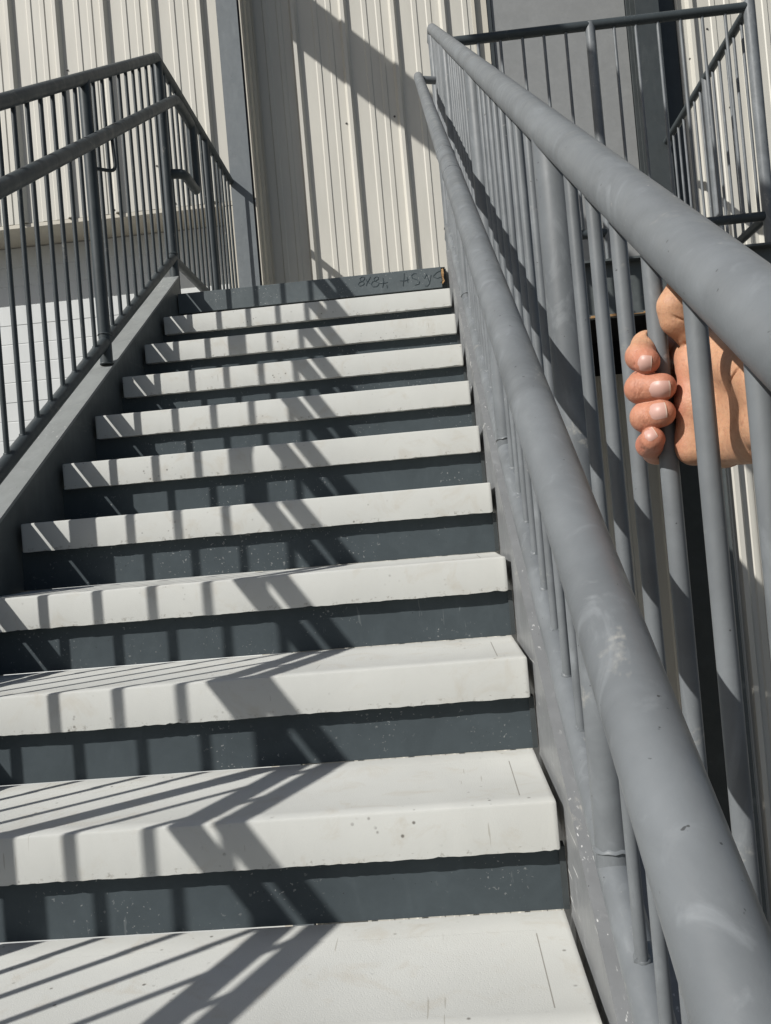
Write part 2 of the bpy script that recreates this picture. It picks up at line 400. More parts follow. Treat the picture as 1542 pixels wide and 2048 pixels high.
# grey door
dr = empty('steel_door', 'plain tall grey steel door behind the right-hand landing railing', 'door')
bm = bmesh.new(); box(bm, 1.73, 2.60, YW+.050, YW+.09, .01, 3.1); bevel(bm, .003, 1); link('door_leaf', bm, M['door'], dr)
bm = bmesh.new(); box(bm, 1.7005, 1.727, YW+.034, YW+.10, .0, 3.2); box(bm, 2.603, 2.659, YW+.026, YW+.10, 0, 3.2); box(bm, 1.727, 2.603, YW+.034, YW+.1, 3.1, 3.2)
link('door_frame', bm, M['dark_steel'], dr)
bm = bmesh.new(); box(bm, 1.62, 2.66, YW-.004, YW+.1, 3.21, 6.0); link('overdoor_panel', bm, M['clad'], wm)
# columns
def column(x0, x1, y0, depth, m, label):
    o = empty('steel_column', label, 'column')
    bm = bmesh.new(); box(bm, x0, x1, y0, y0+.010, -4.248, 6); link('front_flange', bm, m, o)
    bm = bmesh.new(); box(bm, (x0+x1)/2-.004, (x0+x1)/2+.004, y0+.0102, y0+depth-.0102, -4.248, 6); link('web', bm, m, o)
    bm = bmesh.new(); box(bm, x0, x1, y0+depth-.010, y0+depth, -4.248, 6); link('rear_flange', bm, m, o)
    return o
column(-.038, .096, 1.515, .050, M['column'], 'light grey painted steel column where the left railing meets the wall')
column(2.612, 2.757, 1.63, .13, M['dark_steel'], 'dark grey steel column at the right edge of the grey door')
# dark doorway below the landing
dw = empty('doorway', 'dark open doorway in the wall below the landing, right of the gripping hand', 'doorway')
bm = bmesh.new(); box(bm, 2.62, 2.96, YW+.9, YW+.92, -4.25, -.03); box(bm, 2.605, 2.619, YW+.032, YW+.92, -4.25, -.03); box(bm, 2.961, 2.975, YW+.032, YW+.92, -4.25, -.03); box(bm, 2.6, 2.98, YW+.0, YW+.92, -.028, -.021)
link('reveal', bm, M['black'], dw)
bm = bmesh.new(); box(bm, 2.615, 2.655, YW-.036, YW+.03, -4.25, -.031); box(bm, 2.925, 2.965, YW-.036, YW+.03, -4.25, -.031); link('door_frame', bm, M['dark_steel'], dw)
# ribbed enclosure panel closing the space under the right end of the landing
en = empty('enclosure_panel', 'narrow cream ribbed panel under the right end of the landing, right of the hand', 'panel')
cladding('ribbed_sheet', 2.425, 3.3, -4.25, -.27, .262, 2.50, .12, M['clad'], en)
bm = bmesh.new(); box(bm, 2.372, 2.424, .216, .300, -4.25, -.268); bevel(bm, .002, 1); link('corner_post', bm, M['stringer_left'], en)

# overhead beam outside the frame whose shadow crosses the wall
bmz = empty('overhead_beam', 'grey steel beam running out from the wall high above the stair', 'beam')
BX, BZ = -.62, 3.185
bm = bmesh.new(); box(bm, BX-.065, BX+.065, -3.6, 1.53, BZ+.285, BZ+.30); box(bm, BX-.065, BX+.065, -3.6, 1.53, BZ, BZ+.015); link('flange', bm, M['column'], bmz)
bm = bmesh.new(); box(bm, BX-.006, BX+.006, -3.6, 1.53, BZ+.0152, BZ+.2848); link('web', bm, M['column'], bmz)

# ------------------------------------------------------------------ staircase
st = empty('staircase', 'steel staircase with white cast treads and dark grey risers, climbing to the landing', 'staircase')
NT_ = 23
OV = 0.024                       # nosing overhang
def tread_mesh(seed):
    rnd = random.Random(seed); bm = bmesh.new(); nx = 150
    prof = [(0.0, -TH), (0.0, -TH+.012), (0.0, -.0045), (.0014, -.0012), (.0048, 0.0), (.031, 0.0), (.034, -.0008), (.2445, -.0008), (.2475, 0.0), (G+OV-.002, 0.0), (G+OV-.002, -TH+.01), (G-.04, -TH+.01), (.02, -TH)]
    prev = None; jl = 0
    for i in range(nx+1):
        x = W*i/nx; ring = []
        jl = 0.6*jl + rnd.uniform(-.0007, .0007); chip = -rnd.uniform(0, .0022) if rnd.random() < .06 else 0
        topc = rnd.uniform(-.0004, .0004)
        for j, (y, z) in enumerate(prof):
            if j == 0: z = z + jl - chip; 
            if j == 0: y = y + abs(jl)*.8
            if j == 12: z = z + jl*.5
            if j in (2, 3): z += topc
            xe = x
            if (i == 0 or i == nx) and 2 <= j <= 9: pass
            ring.append(bm.verts.new((xe, y, z)))
        if prev:
            for j in range(len(prof)):
                bm.faces.new((prev[j], ring[j], ring[(j+1) % len(prof)], prev[(j+1) % len(prof)]))
        else: first = ring
        prev = ring
    bm.faces.new(first); bm.faces.new(prev[::-1])
    bmesh.ops.recalc_face_normals(bm, faces=bm.faces[:])
    # soften the two ends
    es = [e for e in bm.edges if len(e.link_faces) == 2 and all(abs(v.co.x-(0 if v.co.x < .5 else W)) < 1e-6 for v in e.verts) and e.calc_face_angle(0) > 1]
    bmesh.ops.bevel(bm, geom=es, offset=.004, segments=2, affect='EDGES', profile=.5)
    return bm
tm = []
for s in range(4):
    o = link('tread', tread_mesh(s+3), M['tread'], None, 25); tm.append(o.data)
    if s: bpy.data.objects.remove(o)
    else: t0 = o
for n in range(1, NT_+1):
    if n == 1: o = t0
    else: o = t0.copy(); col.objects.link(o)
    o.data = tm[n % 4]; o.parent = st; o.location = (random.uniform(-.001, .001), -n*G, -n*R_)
def riser_mesh():
    bm = bmesh.new()
    vs = [[bm.verts.new((-.0145+(W+.0145)*i/60, random.uniform(-.0004, .0004), z)) for i in range(61)] for z in (0, (R_-TH)*.5, R_-TH+.004)]
    for a in range(2):
        for i in range(60): bm.faces.new((vs[a][i], vs[a][i+1], vs[a+1][i+1], vs[a+1][i]))
    r = bmesh.ops.extrude_face_region(bm, geom=bm.faces[:])
    for v in r['geom']:
        if isinstance(v, bmesh.types.BMVert): v.co.y = .005
    bmesh.ops.recalc_face_normals(bm, faces=bm.faces[:])
    return bm
r0 = link('riser', riser_mesh(), M['riser'], st, 40)
for n in range(1, NT_+1):
    if n == 1: o = r0
    else: o = r0.copy(); col.objects.link(o); o.parent = st
    o.location = (0, -n*G+OV, -(n+1)*R_+.001)
    # right-hand end of each riser is bare primer
b0 = None
for n in range(1, NT_+1):
    if b0 is None:
        bm = bmesh.new(); box(bm, W-.002, W+.0075, OV-.004, OV+.02, -R_+.002, -TH-.002); b0 = link('riser_end_angle', bm, M['dark_steel'], st); o = b0
    else: o = b0.copy(); col.objects.link(o); o.parent = st
    o.location = (0, -n*G, -n*R_)
# stringers: inner web plus top and bottom flanges, plumb cut at the top
def stringer(xin, sgn, top, m, capm=None):
    YB, YT, D = -(24*R_)/S+.25, .066, .345
    bm = bmesh.new()
    def strip(h0, h1, xa, xb, n=60, lump=0.0):
        xa, xb = sorted((xa, xb)); ys = [YB+(YT-YB)*i/n for i in range(n+1)]; prev = None
        for i, y in enumerate(ys):
            j = random.uniform(-lump, lump)
            q = [bm.verts.new((xa, y, S*y+h0+0)), bm.verts.new((xb, y, S*y+h0)), bm.verts.new((xb, y, S*y+h1+j)), bm.verts.new((xa, y, S*y+h1+j*.5))]
            if prev:
                for k_ in range(4): bm.faces.new((prev[k_], prev[(k_+1) % 4], q[(k_+1) % 4], q[k_]))
            else: bm.faces.new(q)
            prev = q
        bm.faces.new(prev[::-1])
    strip(top-D, top-.011, xin, xin+sgn*.008)
    if not capm: strip(top-.0108, top, xin, xin+sgn*.088, lump=.0004)
    strip(top-D-.012, top-D-.0002, xin, xin+sgn*.088)
    bmesh.ops.recalc_face_normals(bm, faces=bm.faces[:])
    o = link('stringer', bm, m, st, 40)
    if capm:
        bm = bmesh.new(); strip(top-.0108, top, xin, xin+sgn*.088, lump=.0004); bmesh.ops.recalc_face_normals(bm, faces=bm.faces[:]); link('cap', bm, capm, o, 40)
    return o
stringer(-.015, -1, .060, M['stringer_left'], M['stringer_sunlit_top'])
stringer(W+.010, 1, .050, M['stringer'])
# top riser / landing nosing plate
bm = bmesh.new(); box(bm, -.010, W-.022, 0, .008, -.094, -.001); box(bm, -.010, W-.004, .0082, .05, -.003, .0)
bevel(bm, .0015, 1); link('landing_fascia', bm, M['fascia'], st)
bm = bmesh.new(); vs = []
box(bm, -.010, W, .026, .030, -.18, -.004); link('top_riser', bm, M['dark_steel'], st)
bm = bmesh.new()
pts = [(W-.0218, -.012), (W-.013, -.010), (W-.011, -.03), (W-.0145, -.05), (W-.010, -.066), (W-.0218, -.080)]
vs = [bm.verts.new((x, -.0005, z)) for x, z in pts]; v2 = [bm.verts.new((x, .006, z)) for x, z in pts]
bm.faces.new(vs); bm.faces.new(v2[::-1])
for i in range(6): bm.faces.new((vs[i], v2[i], v2[(i+1) % 6], vs[(i+1) % 6]))
bmesh.ops.recalc_face_normals(bm, faces=bm.faces[:]); o = link('torch_cut_edge', bm, M['rust'], st); tag(o, 'rusty torch-cut end of the plate')
# handwritten marks on the fascia (upside down figures in marker)
def Q(x, y): return px(680+x/6.425, 520+y/6.425, 1, -.0012)
strokes = [
 [(318,222),(285,215),(252,235),(262,268),(300,282),(312,300),(290,325),(250,335),(232,312),(250,285),(285,275),(310,250),(318,222)],
 [(390,215),(372,250),(345,295),(335,330)], [(330,245),(350,285),(385,300)],
 [(492,218),(462,215),(432,238),(440,270),(485,285),(498,310),(470,340),(425,345),(400,315),(412,280),(455,268),(490,245),(492,218)],
 [(548,225),(560,280),(545,355)], [(500,298),(560,300),(612,285)], [(600,318),(605,360)],
 [(822,170),(820,240),(808,335)], [(770,265),(830,268),(885,248)], [(860,215),(870,290)],
 [(985,175),(945,172),(915,200),(930,235),(985,250),(1020,275),(1010,310),(960,322)],
 [(1060,205),(1085,235),(1110,180),(1128,240),(1150,300),(1168,190)], [(1090,330),(1120,335),(1150,300)],
 [(1300,130),(1240,160),(1195,205)], [(1195,215),(1250,235),(1300,215),(1325,255),(1290,290)]]
for part_ in (strokes[:6], strokes[6:]):
    bm = bmesh.new()
    for s_ in part_: tube(bm, [Q(*p) for p in s_], .00085, 6)
    link('handwritten_marks', bm, M['marker'], st, 60)

# ------------------------------------------------------------------ landing
ld = empty('landing', 'upper landing with concrete deck and steel channel edge at the head of the stair', 'landing')
bm = bmesh.new(); box(bm, -.10, 1.30, .052, 1.75, -.085, -.004); box(bm, 1.3002, 2.76, .205, 1.75, -.085, -.004); link('deck', bm, M['deck'], ld)
bm = bmesh.new(); box(bm, -.10, 1.299, .052, 1.655, -.094, -.0856); box(bm, 1.312, 2.699, .205, 1.655, -.094, -.0856); link('deck_shade_sheet', bm, M['black'], ld)  # sheet added to put the shade of the deck's underside into colour
bm = bmesh.new()
box(bm, 1.302, 2.76, .145, .203, -.010, 0.0); box(bm, 1.302, 2.76, .195, .2035, -.251, -.0102); box(bm, 1.302, 2.76, .145, .203, -.262, -.2512)
link('edge_channel', bm, M['stringer_left'], ld)
bm = bmesh.new(); box(bm, 1.75, 2.30, .1445, .15, -.2655, -.2622)
box(bm, 1.86, 2.02, .1440, .15, -.2618, -.2555); box(bm, 2.10, 2.20, .1440, .15, -.2618, -.257); link('rusty_edge', bm, M['rust'], ld)
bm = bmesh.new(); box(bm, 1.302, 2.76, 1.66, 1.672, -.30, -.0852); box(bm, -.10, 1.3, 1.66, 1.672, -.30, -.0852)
box(bm, 2.70, 2.712, .21, 1.655, -.30, -.0854); box(bm, 1.302, 1.31, .21, 1.655, -.26, -.0854); link('frame_beam', bm, M['black'], ld)  # frame steel coloured near-black as the shade below the deck

# ------------------------------------------------------------------ railings
RB = 0.0074
def railing_stair(x, htop, rtop, hbot, rbot, posts, ystart, top_end, bot_end, m, label, nb, gap, pitch, lvl_top, lvl_bot, post_foot_h):
    o = empty('stair_railing', label, 'railing')
    yb = -6.20
    bm = bmesh.new()
    tube(bm, along((x, yb, htop+S*yb), (x, ystart, htop+S*ystart), 30) + [Vector(p) for p in top_end], rtop, 28)
    link('top_rail', bm, m, o, 50)
    bm = bmesh.new()
    ybs = bot_end[0]
    tube(bm, along((x, yb, hbot+S*yb), (x, ybs, hbot+S*ybs), 30) + [Vector(p) for p in bot_end[1]], rbot, 24)
    link('bottom_rail', bm, m, o, 50)
    for yp in posts:
        bm = bmesh.new(); zt = min(htop+S*yp, lvl_top)-.004
        zb = (S*yp+(post_foot_h if x < .5 else hbot)) if yp < .05 else .0
        tube(bm, [(x, yp, zb), (x, yp, zt)], .022, 24); weld(bm, (x, yp, hbot+S*yp+rbot*1.1 if yp < .05 else lvl_bot+rbot), (0, .15, 1), .022, .0035)
        if x < .5 or yp > .05: weld(bm, (x, yp, zb+.003), (0, 0, 1), .022, .003)
        link('post', bm, m, o, 50)
        for j in range(nb):
            y = yp-gap-pitch*j
            if y < yb: continue
            bm = bmesh.new(); z0 = S*y+hbot+rbot*.5; z1 = S*y+htop-.004
            if y > ystart: z1 = lvl_top-.004
            if y > ybs: z0 = lvl_bot
            dx = random.uniform(-.0012, .0012); dy = random.uniform(-.0012, .0012)
            tube(bm, [(x, y, z0), (x+dx, y+dy, z1)], RB, 14)
            weld(bm, (x, y, S*y+hbot+rbot*1.12), (0, -S*.8, 1), RB, .0028, 14)
            link('baluster', bm, m, o, 50)
    return o
# left
LT, LGX = 1.133, -.0385
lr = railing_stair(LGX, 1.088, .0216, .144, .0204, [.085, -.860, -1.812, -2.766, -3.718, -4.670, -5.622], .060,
    [(LGX, .30, LT), (LGX, 1.513, LT)], (.07, [(LGX, .10, .190), (LGX, 1.513, .190)]), M['rail_shaded'],
    'grey steel railing with round balusters along the left side of the stair', 9, .0952, .0952, LT, .190, .062)
for i in range(15):
    y = .085+.0905*(i+1)
    bm = bmesh.new()
    if i == 8: tube(bm, [(LGX, y, .0), (LGX, y, LT)], .0215, 20); nm = 'post'
    else: tube(bm, [(LGX, y, .19), (LGX, y, LT)], RB, 12); nm = 'baluster'
    link(nm, bm, M['rail_shaded'], lr, 50)
# right
RX = 1.250
HB = -2.725-.118-.0945*3
rr = railing_stair(RX, 1.066, .0228, .142, .0222, [.126, -.824, -1.774, -2.725, -3.680, -4.632, -5.584], .095,
    [(RX, .207, 1.132)], (.09, [(RX, .207, .19)]), M['rail'],
    'grey steel railing along the right side of the stair, with a hand gripping one baluster', 9, .118, .0945, 1.132, .19, .050)
# front guard of the right landing
fr = empty('landing_railing', 'grey steel railing across the front edge of the right-hand landing', 'railing')
bm = bmesh.new(); tube(bm, along((RX+.023, .207, 1.118), (2.722, .207, 1.118), 8), .0222, 24); link('top_rail', bm, M['rail_shaded'], fr, 50)
bm = bmesh.new(); tube(bm, along((RX+.023, .207, .140), (2.70, .207, .140), 8), .0215, 24); link('bottom_rail', bm, M['rail_shaded'], fr, 50)
for xx in (1.36, 1.464, 1.57, 1.675, 1.775, 1.875, 2.10, 2.20, 2.302, 2.404, 2.507, 2.61):
    bm = bmesh.new(); tube(bm, [(xx, .207, .14), (xx+random.uniform(-.002, .002), .207, 1.11)], RB, 14); weld(bm, (xx, .207, .163), (0, 0, 1), RB, .0025, 14)
    link('baluster', bm, M['rail'], fr, 50)
for xx in (1.99, 2.722):
    bm = bmesh.new(); tube(bm, [(xx, .207, .0), (xx, .207, 1.128 if xx < 2 else 1.142)], .0235 if xx < 2 else .027, 24); weld(bm, (xx, .207, .004), (0, 0, 1), .0235 if xx < 2 else .027, .004)
    link('post', bm, M['rail'], fr, 50)
sr = empty('landing_railing', 'grey steel railing running back to the wall along the right end of the landing', 'railing')
bm = bmesh.new(); tube(bm, along((2.722, .232, 1.118), (2.722, 1.60, 1.118), 8), .0222, 24); link('top_rail', bm, M['rail_shaded'], sr, 50)
bm = bmesh.new(); tube(bm, along((2.722, .232, .145), (2.722, 1.60, .145), 8), .0215, 24); link('bottom_rail', bm, M['rail_shaded'], sr, 50)
for i in range(12):
    yy = .207+.105*(i+1); bm = bmesh.new()
    if i == 5: tube(bm, [(2.722, yy, 0), (2.722, yy, 1.118)], .0235, 20); nm = 'post'
    else: tube(bm, [(2.722, yy, .145), (2.722, yy, 1.118)], RB, 12); weld(bm, (2.722, yy, .168), (0, 0, 1), RB, .0025, 12); nm = 'baluster'
    link(nm, bm, M['rail'], sr, 50)

# handrails
def brackets(o, x, xg, h, posts, m, sgn):
    for yp in posts:
        if yp > -.1: continue
        y = yp-.02; zr = h+S*y; z0 = zr-.105
        bm = bmesh.new()
        yy_ = y+.055; zq = h+S*yy_
        p = [(xg+sgn*.018, y+.025, z0), (x-sgn*.02, yy_-.006, z0)] + arc((x-sgn*.012, yy_-.003, z0), (x+sgn*.006, yy_, z0), (x+sgn*.004, yy_, z0+.026), 6) + [(x, yy_, zq-.012)]
        tube(bm, p, .0062, 12); link('bracket', bm, m, o, 50)
LX, LH = .033, .880
hl = empty('handrail', 'grey pipe handrail on the left side, ending in a squared downward loop', 'handrail')
yb = -6.20
bm = bmesh.new()
e = .10; zt = .955
path = along((LX, yb, LH+S*yb), (LX, .02, LH+S*.02), 30)
path += arc((LX, .05, LH+S*.05), (LX, .09, LH+S*.085), (LX, .13, LH+S*.085), 4)
zt = LH+S*.085
path += [Vector((LX, .285, zt))] + arc((LX, .31, zt), (LX, .345, zt), (LX, .345, zt-.035), 4)
path += [Vector((LX, .345, .645))] + arc((LX, .345, .635), (LX, .345, .600), (LX, .312, .600), 4)
path += [Vector((LX, .215, .600))] + arc((LX, .165, .600), (LX, .125, .600), (LX-.03, .12, .600), 4) + [Vector((-.035, .112, .600))]
tube(bm, path, .0225, 24); link('pipe', bm, M['rail_shaded'], hl, 50)
brackets(hl, LX, LGX, LH, [-.860, -1.812, -2.766, -3.718], M['rail_shaded'], 1)
HX, HH = 1.166, .861
hr = empty('handrail', 'thick grey pipe handrail on the right side, nearest the viewer, with worn paint', 'handrail')
bm = bmesh.new()
path = along((HX, yb, HH+S*yb), (HX, .0, HH), 40)
tube(bm, path + [Vector((HX, .02, HH+S*.02)), Vector((HX, .032, HH+S*.030)), Vector((HX, .038, HH+S*.034))], [.0206]*len(path)+[.0198, .0160, .009], 32)
for yy in (-1.80, -2.02): weld(bm, (HX, yy, HH+S*yy), (0, 1, S), .0203, .0016, 26)
link('pipe', bm, M['rail'], hr, 50)
def spatter(bm, x, h, rr, pix):
    ax = Vector((0, 1, S)).normalized(); A0 = Vector((x, 0, h))
    for (u, v, a_, b_, c_) in pix:
        d = (FW+RT*((u-771)/FPX)-UP*((v-1024)/FPX)).normalized()
        w0 = CP-A0; b = d.dot(ax); t = (b*w0.dot(ax)-w0.dot(d))/(1-b*b); pc = CP+d*t; q = A0+ax*((pc-A0).dot(ax)); off = (pc-q)
        n_ = (off.normalized()*min(off.length, rr*.95)-d*math.sqrt(max(0, rr*rr-min(off.length, rr*.95)**2))).normalized()
        side = n_.cross(ax); m_ = Matrix((ax*a_, side*b_, n_*c_)).transposed().to_4x4(); m_.translation = q+n_*(rr-.0002)
        bmesh.ops.create_icosphere(bm, subdivisions=2, radius=1.0, matrix=m_)
bm = bmesh.new(); spatter(bm, HX, HH, .0206, [(1393, 1740, .0022, .0017, .0010), (1410, 1776, .0018, .0015, .0009), (1320, 1800, .0075, .0011, .0008), (1172, 1248, .003, .002, .001), (1113, 1075, .0028, .0022, .001), (1121, 1088, .002, .0015, .0008),
    (1018, 800, .002, .0045, .0009), (1036, 850, .004, .0018, .0008), (1262, 1530, .0016, .0012, .0006), (1480, 1905, .0014, .0012, .0006)])
link('weld_spatter', bm, M['rail'], hr, 60)
bm = bmesh.new(); tube(bm, [(HX, -.045, HH-.035), (RX-.01, -.03, HH-.04)], .0165, 18); link('return_stub', bm, M['rail'], hr, 50)
brackets(hr, HX, RX, HH, [-3.682], M['rail'], -1)

# ------------------------------------------------------------------ the hand: one continuous surface from a distance field (surface nets)
D0 = (Vector((RX, HB, -1.04))-CP).dot(FW)
KH = .93
MM = D0/FPX/3.134                 # metres per unit of the sketch grid
O0 = CP + FW*D0
def hp(zx, zy, dz):               # sketch grid -> grid vector in metres (x right, y down, z away)
    q = D0+dz*.001*KH; return np.array([(1050+zx/3.134-771)*q/FPX, (450+zy/3.134-1024)*q/FPX, dz*.001*KH], dtype=np.float32)
def toworld(a):                   # n x 3
    rt, up, fw = (np.array(v_) for v_ in (RT, UP, FW)); return np.array(O0)[None]+a[:, :1]*rt-a[:, 1:2]*up+a[:, 2:3]*fw
VX = .0009
lo = np.array([.188, -.175, -.045], np.float32); lo = np.minimum(lo, hp(600, 330, 0)-np.array([.03, .03, .0], np.float32)); lo[2] = -.305; hi = hp(1600, 1600, 60)+np.array([.07, .03, 0], np.float32)
nx, ny, nz = [int(math.ceil((hi[i]-lo[i])/VX)) for i in range(3)]
gx = (lo[0]+VX*np.arange(nx, dtype=np.float32))[:, None, None]; gy = (lo[1]+VX*np.arange(ny, dtype=np.float32))[None, :, None]; gz = (lo[2]+VX*np.arange(nz, dtype=np.float32))[None, None, :]
BIG = np.float32(.05)
def capsule(a, b, ra, rb, F=None):
    """rounded cone in a clipped window; returns full-size field"""
    ra *= .001*KH; rb *= .001*KH; pad = max(ra, rb)+.016
    mn = np.minimum(a, b)-pad; mx = np.maximum(a, b)+pad
    i0 = np.clip(((mn-lo)/VX).astype(int), 0, [nx, ny, nz]); i1 = np.clip(((mx-lo)/VX).astype(int)+1, 0, [nx, ny, nz])
    sl_ = tuple(slice(i0[k], i1[k]) for k in range(3))
    X = gx[sl_[0]]-a[0]; Y = gy[:, sl_[1]]-a[1]; Z = gz[:, :, sl_[2]]-a[2]; d = b-a; L2 = float(d@d)
    t = np.clip((X*d[0]+Y*d[1]+Z*d[2])/L2, 0, 1)
    f = np.sqrt((X-t*d[0])**2+(Y-t*d[1])**2+(Z-t*d[2])**2)-(ra+(rb-ra)*t)
    return sl_, f
def smin(a, b, k):
    h = np.clip(.5+.5*(b-a)/k, 0, 1); return b*(1-h)+a*h-k*h*(1-h)
def build(prims, k):
    F = np.full((nx, ny, nz), BIG, np.float32)
    for a, b, ra, rb in prims:
        sl_, f = capsule(hp(*a), hp(*b), ra, rb); F[sl_] = smin(F[sl_], np.minimum(f, BIG), k*.001)
    return F
def XW(zx, zy, xw):              # sketch point whose world x is xw
    d = FW + RT*((1050+zx/3.134-771)/FPX) - UP*((450+zy/3.134-1024)/FPX)
    return (zx, zy, ((xw-CP.x)/d.x-D0)*1000/KH)
PX = 1.2870
palm = build([(XW(1010, 840, PX), XW(1260, 860, PX+.001), 13, 14), (XW(1000, 960, PX), XW(1260, 985, PX+.002), 13, 14.5), (XW(1005, 1110, PX), XW(1260, 1135, PX+.002), 13, 14.5),
              (XW(1010, 1270, PX), XW(1270, 1280, PX+.001), 13, 15), (XW(1040, 1385, PX), XW(1250, 1385, PX+.001), 14, 16), (XW(1250, 1385, PX+.001), XW(1450, 1365, PX+.004), 16, 15.5),
              (XW(1260, 860, PX+.001), XW(1560, 960, PX+.004), 14, 16), (XW(1260, 985, PX+.002), XW(1560, 1060, PX+.006), 14.5, 16), (XW(1260, 1135, PX+.002), XW(1560, 1170, PX+.006), 14.5, 16), (XW(1270, 1280, PX+.001), XW(1560, 1290, PX+.005), 15, 16),
              (XW(1160, 790, PX-.002), XW(1460, 940, PX+.002), 14.5, 18),
              (XW(1540, 1040, PX+.006), XW(2100, 1080, PX+.016), 19, 20), (XW(1540, 1230, PX+.006), XW(2100, 1220, PX+.016), 19, 19),
              (XW(2100, 1080, PX+.016), XW(3900, 1250, PX+.050), 20, 28), (XW(2100, 1220, PX+.016), XW(3900, 1400, PX+.050), 19, 26)], 7)
thumb = build([(XW(1240, 830, PX-.001), (1125, 755, -8), 15, 14.2), ((1125, 755, -8), (955, 590, -15), 14.2, 13), ((955, 590, -15), (938, 508, -17), 13, 13.4), ((938, 508, -17), (1005, 330, -16), 13.4, 11)], 4)
pad = build([((1052, 850, -12), (1052, 1120, -18), 12.5, 13), ((1052, 1120, -18), (1058, 1395, -12), 13, 14), ((1060, 900, -14), XW(1220, 900, PX-.004), 13, 14),
             ((1060, 1130, -17), XW(1220, 1130, PX-.004), 13, 14), ((1062, 1385, -12), XW(1230, 1385, PX-.002), 14, 15), ((1050, 850, -12), (960, 815, 22), 12, 12), ((1050, 1100, -16), (960, 1080, 22), 12, 12), ((1050, 1330, -12), (960, 1300, 22), 12, 12)], 5)
palm = smin(palm, pad, .005); del pad
fing = [
 [(XW(1075, 840, PX), (940, 770, 28), 12, 11.8), ((940, 768, 28), (762, 758, 14), 12, 12.4), ((762, 758, 14), (722, 822, -6), 12.6, 11.8), ((722, 825, -6), (765, 856, -18), 11.4, 10.4)],
 [(XW(1070, 975, PX), (930, 980, 28), 12.5, 12), ((930, 980, 28), (735, 1000, 18), 12, 12), ((735, 1000, 18), (722, 1024, -8), 12.2, 12.2), ((722, 1024, -8), (860, 1016, -22), 12.2, 11.2)],
 [(XW(1070, 1125, PX), (930, 1160, 28), 12.5, 12), ((930, 1160, 28), (772, 1190, 18), 12, 12), ((772, 1190, 18), (757, 1204, -8), 12, 12.2), ((757, 1204, -8), (858, 1180, -22), 12.2, 11.0)],
 [(XW(1070, 1290, PX), (930, 1350, 27), 12, 11), ((930, 1350, 27), (820, 1418, 18), 11, 10.8), ((820, 1418, 18), (780, 1378, -4), 10.8, 10.4), ((780, 1378, -4), (800, 1345, -17), 10.6, 10.0)]]
F = smin(palm, thumb, .0022)
for fg in fing: F = smin(F, build(fg, 3), .0011)
# creases of palm and joints
PS = PX-.0136
for a, b, r_ in (((1010, 745, -18), (1075, 800, -24), 1.4), (XW(1330, 900, PS), XW(1205, 1200, PS), 1.1), (XW(1120, 960, PS), XW(1260, 1090, PS), 1.0),
                 (XW(1120, 1260, PS), XW(1260, 1190, PS), 1.0), (XW(1190, 1310, PS), XW(1400, 1240, PS), .8), ((900, 560, -28), (1000, 600, -27), .8),
                 ((700, 960, -19.5), (692, 1085, -19.5), .45), ((722, 965, -22), (720, 1085, -22), .45), ((742, 975, -23.5), (746, 1080, -23.5), .4),
                 ((733, 1145, -20.5), (728, 1262, -20.5), .45), ((756, 1148, -22.5), (756, 1258, -22.8), .4), ((706, 790, -17.5), (690, 888, -17.5), .45), ((750, 1335, -15.5), (735, 1425, -13), .45)):
    sl_, f = capsule(hp(*a), hp(*b), r_, r_); F[sl_] = -smin(-F[sl_], f, .0014)
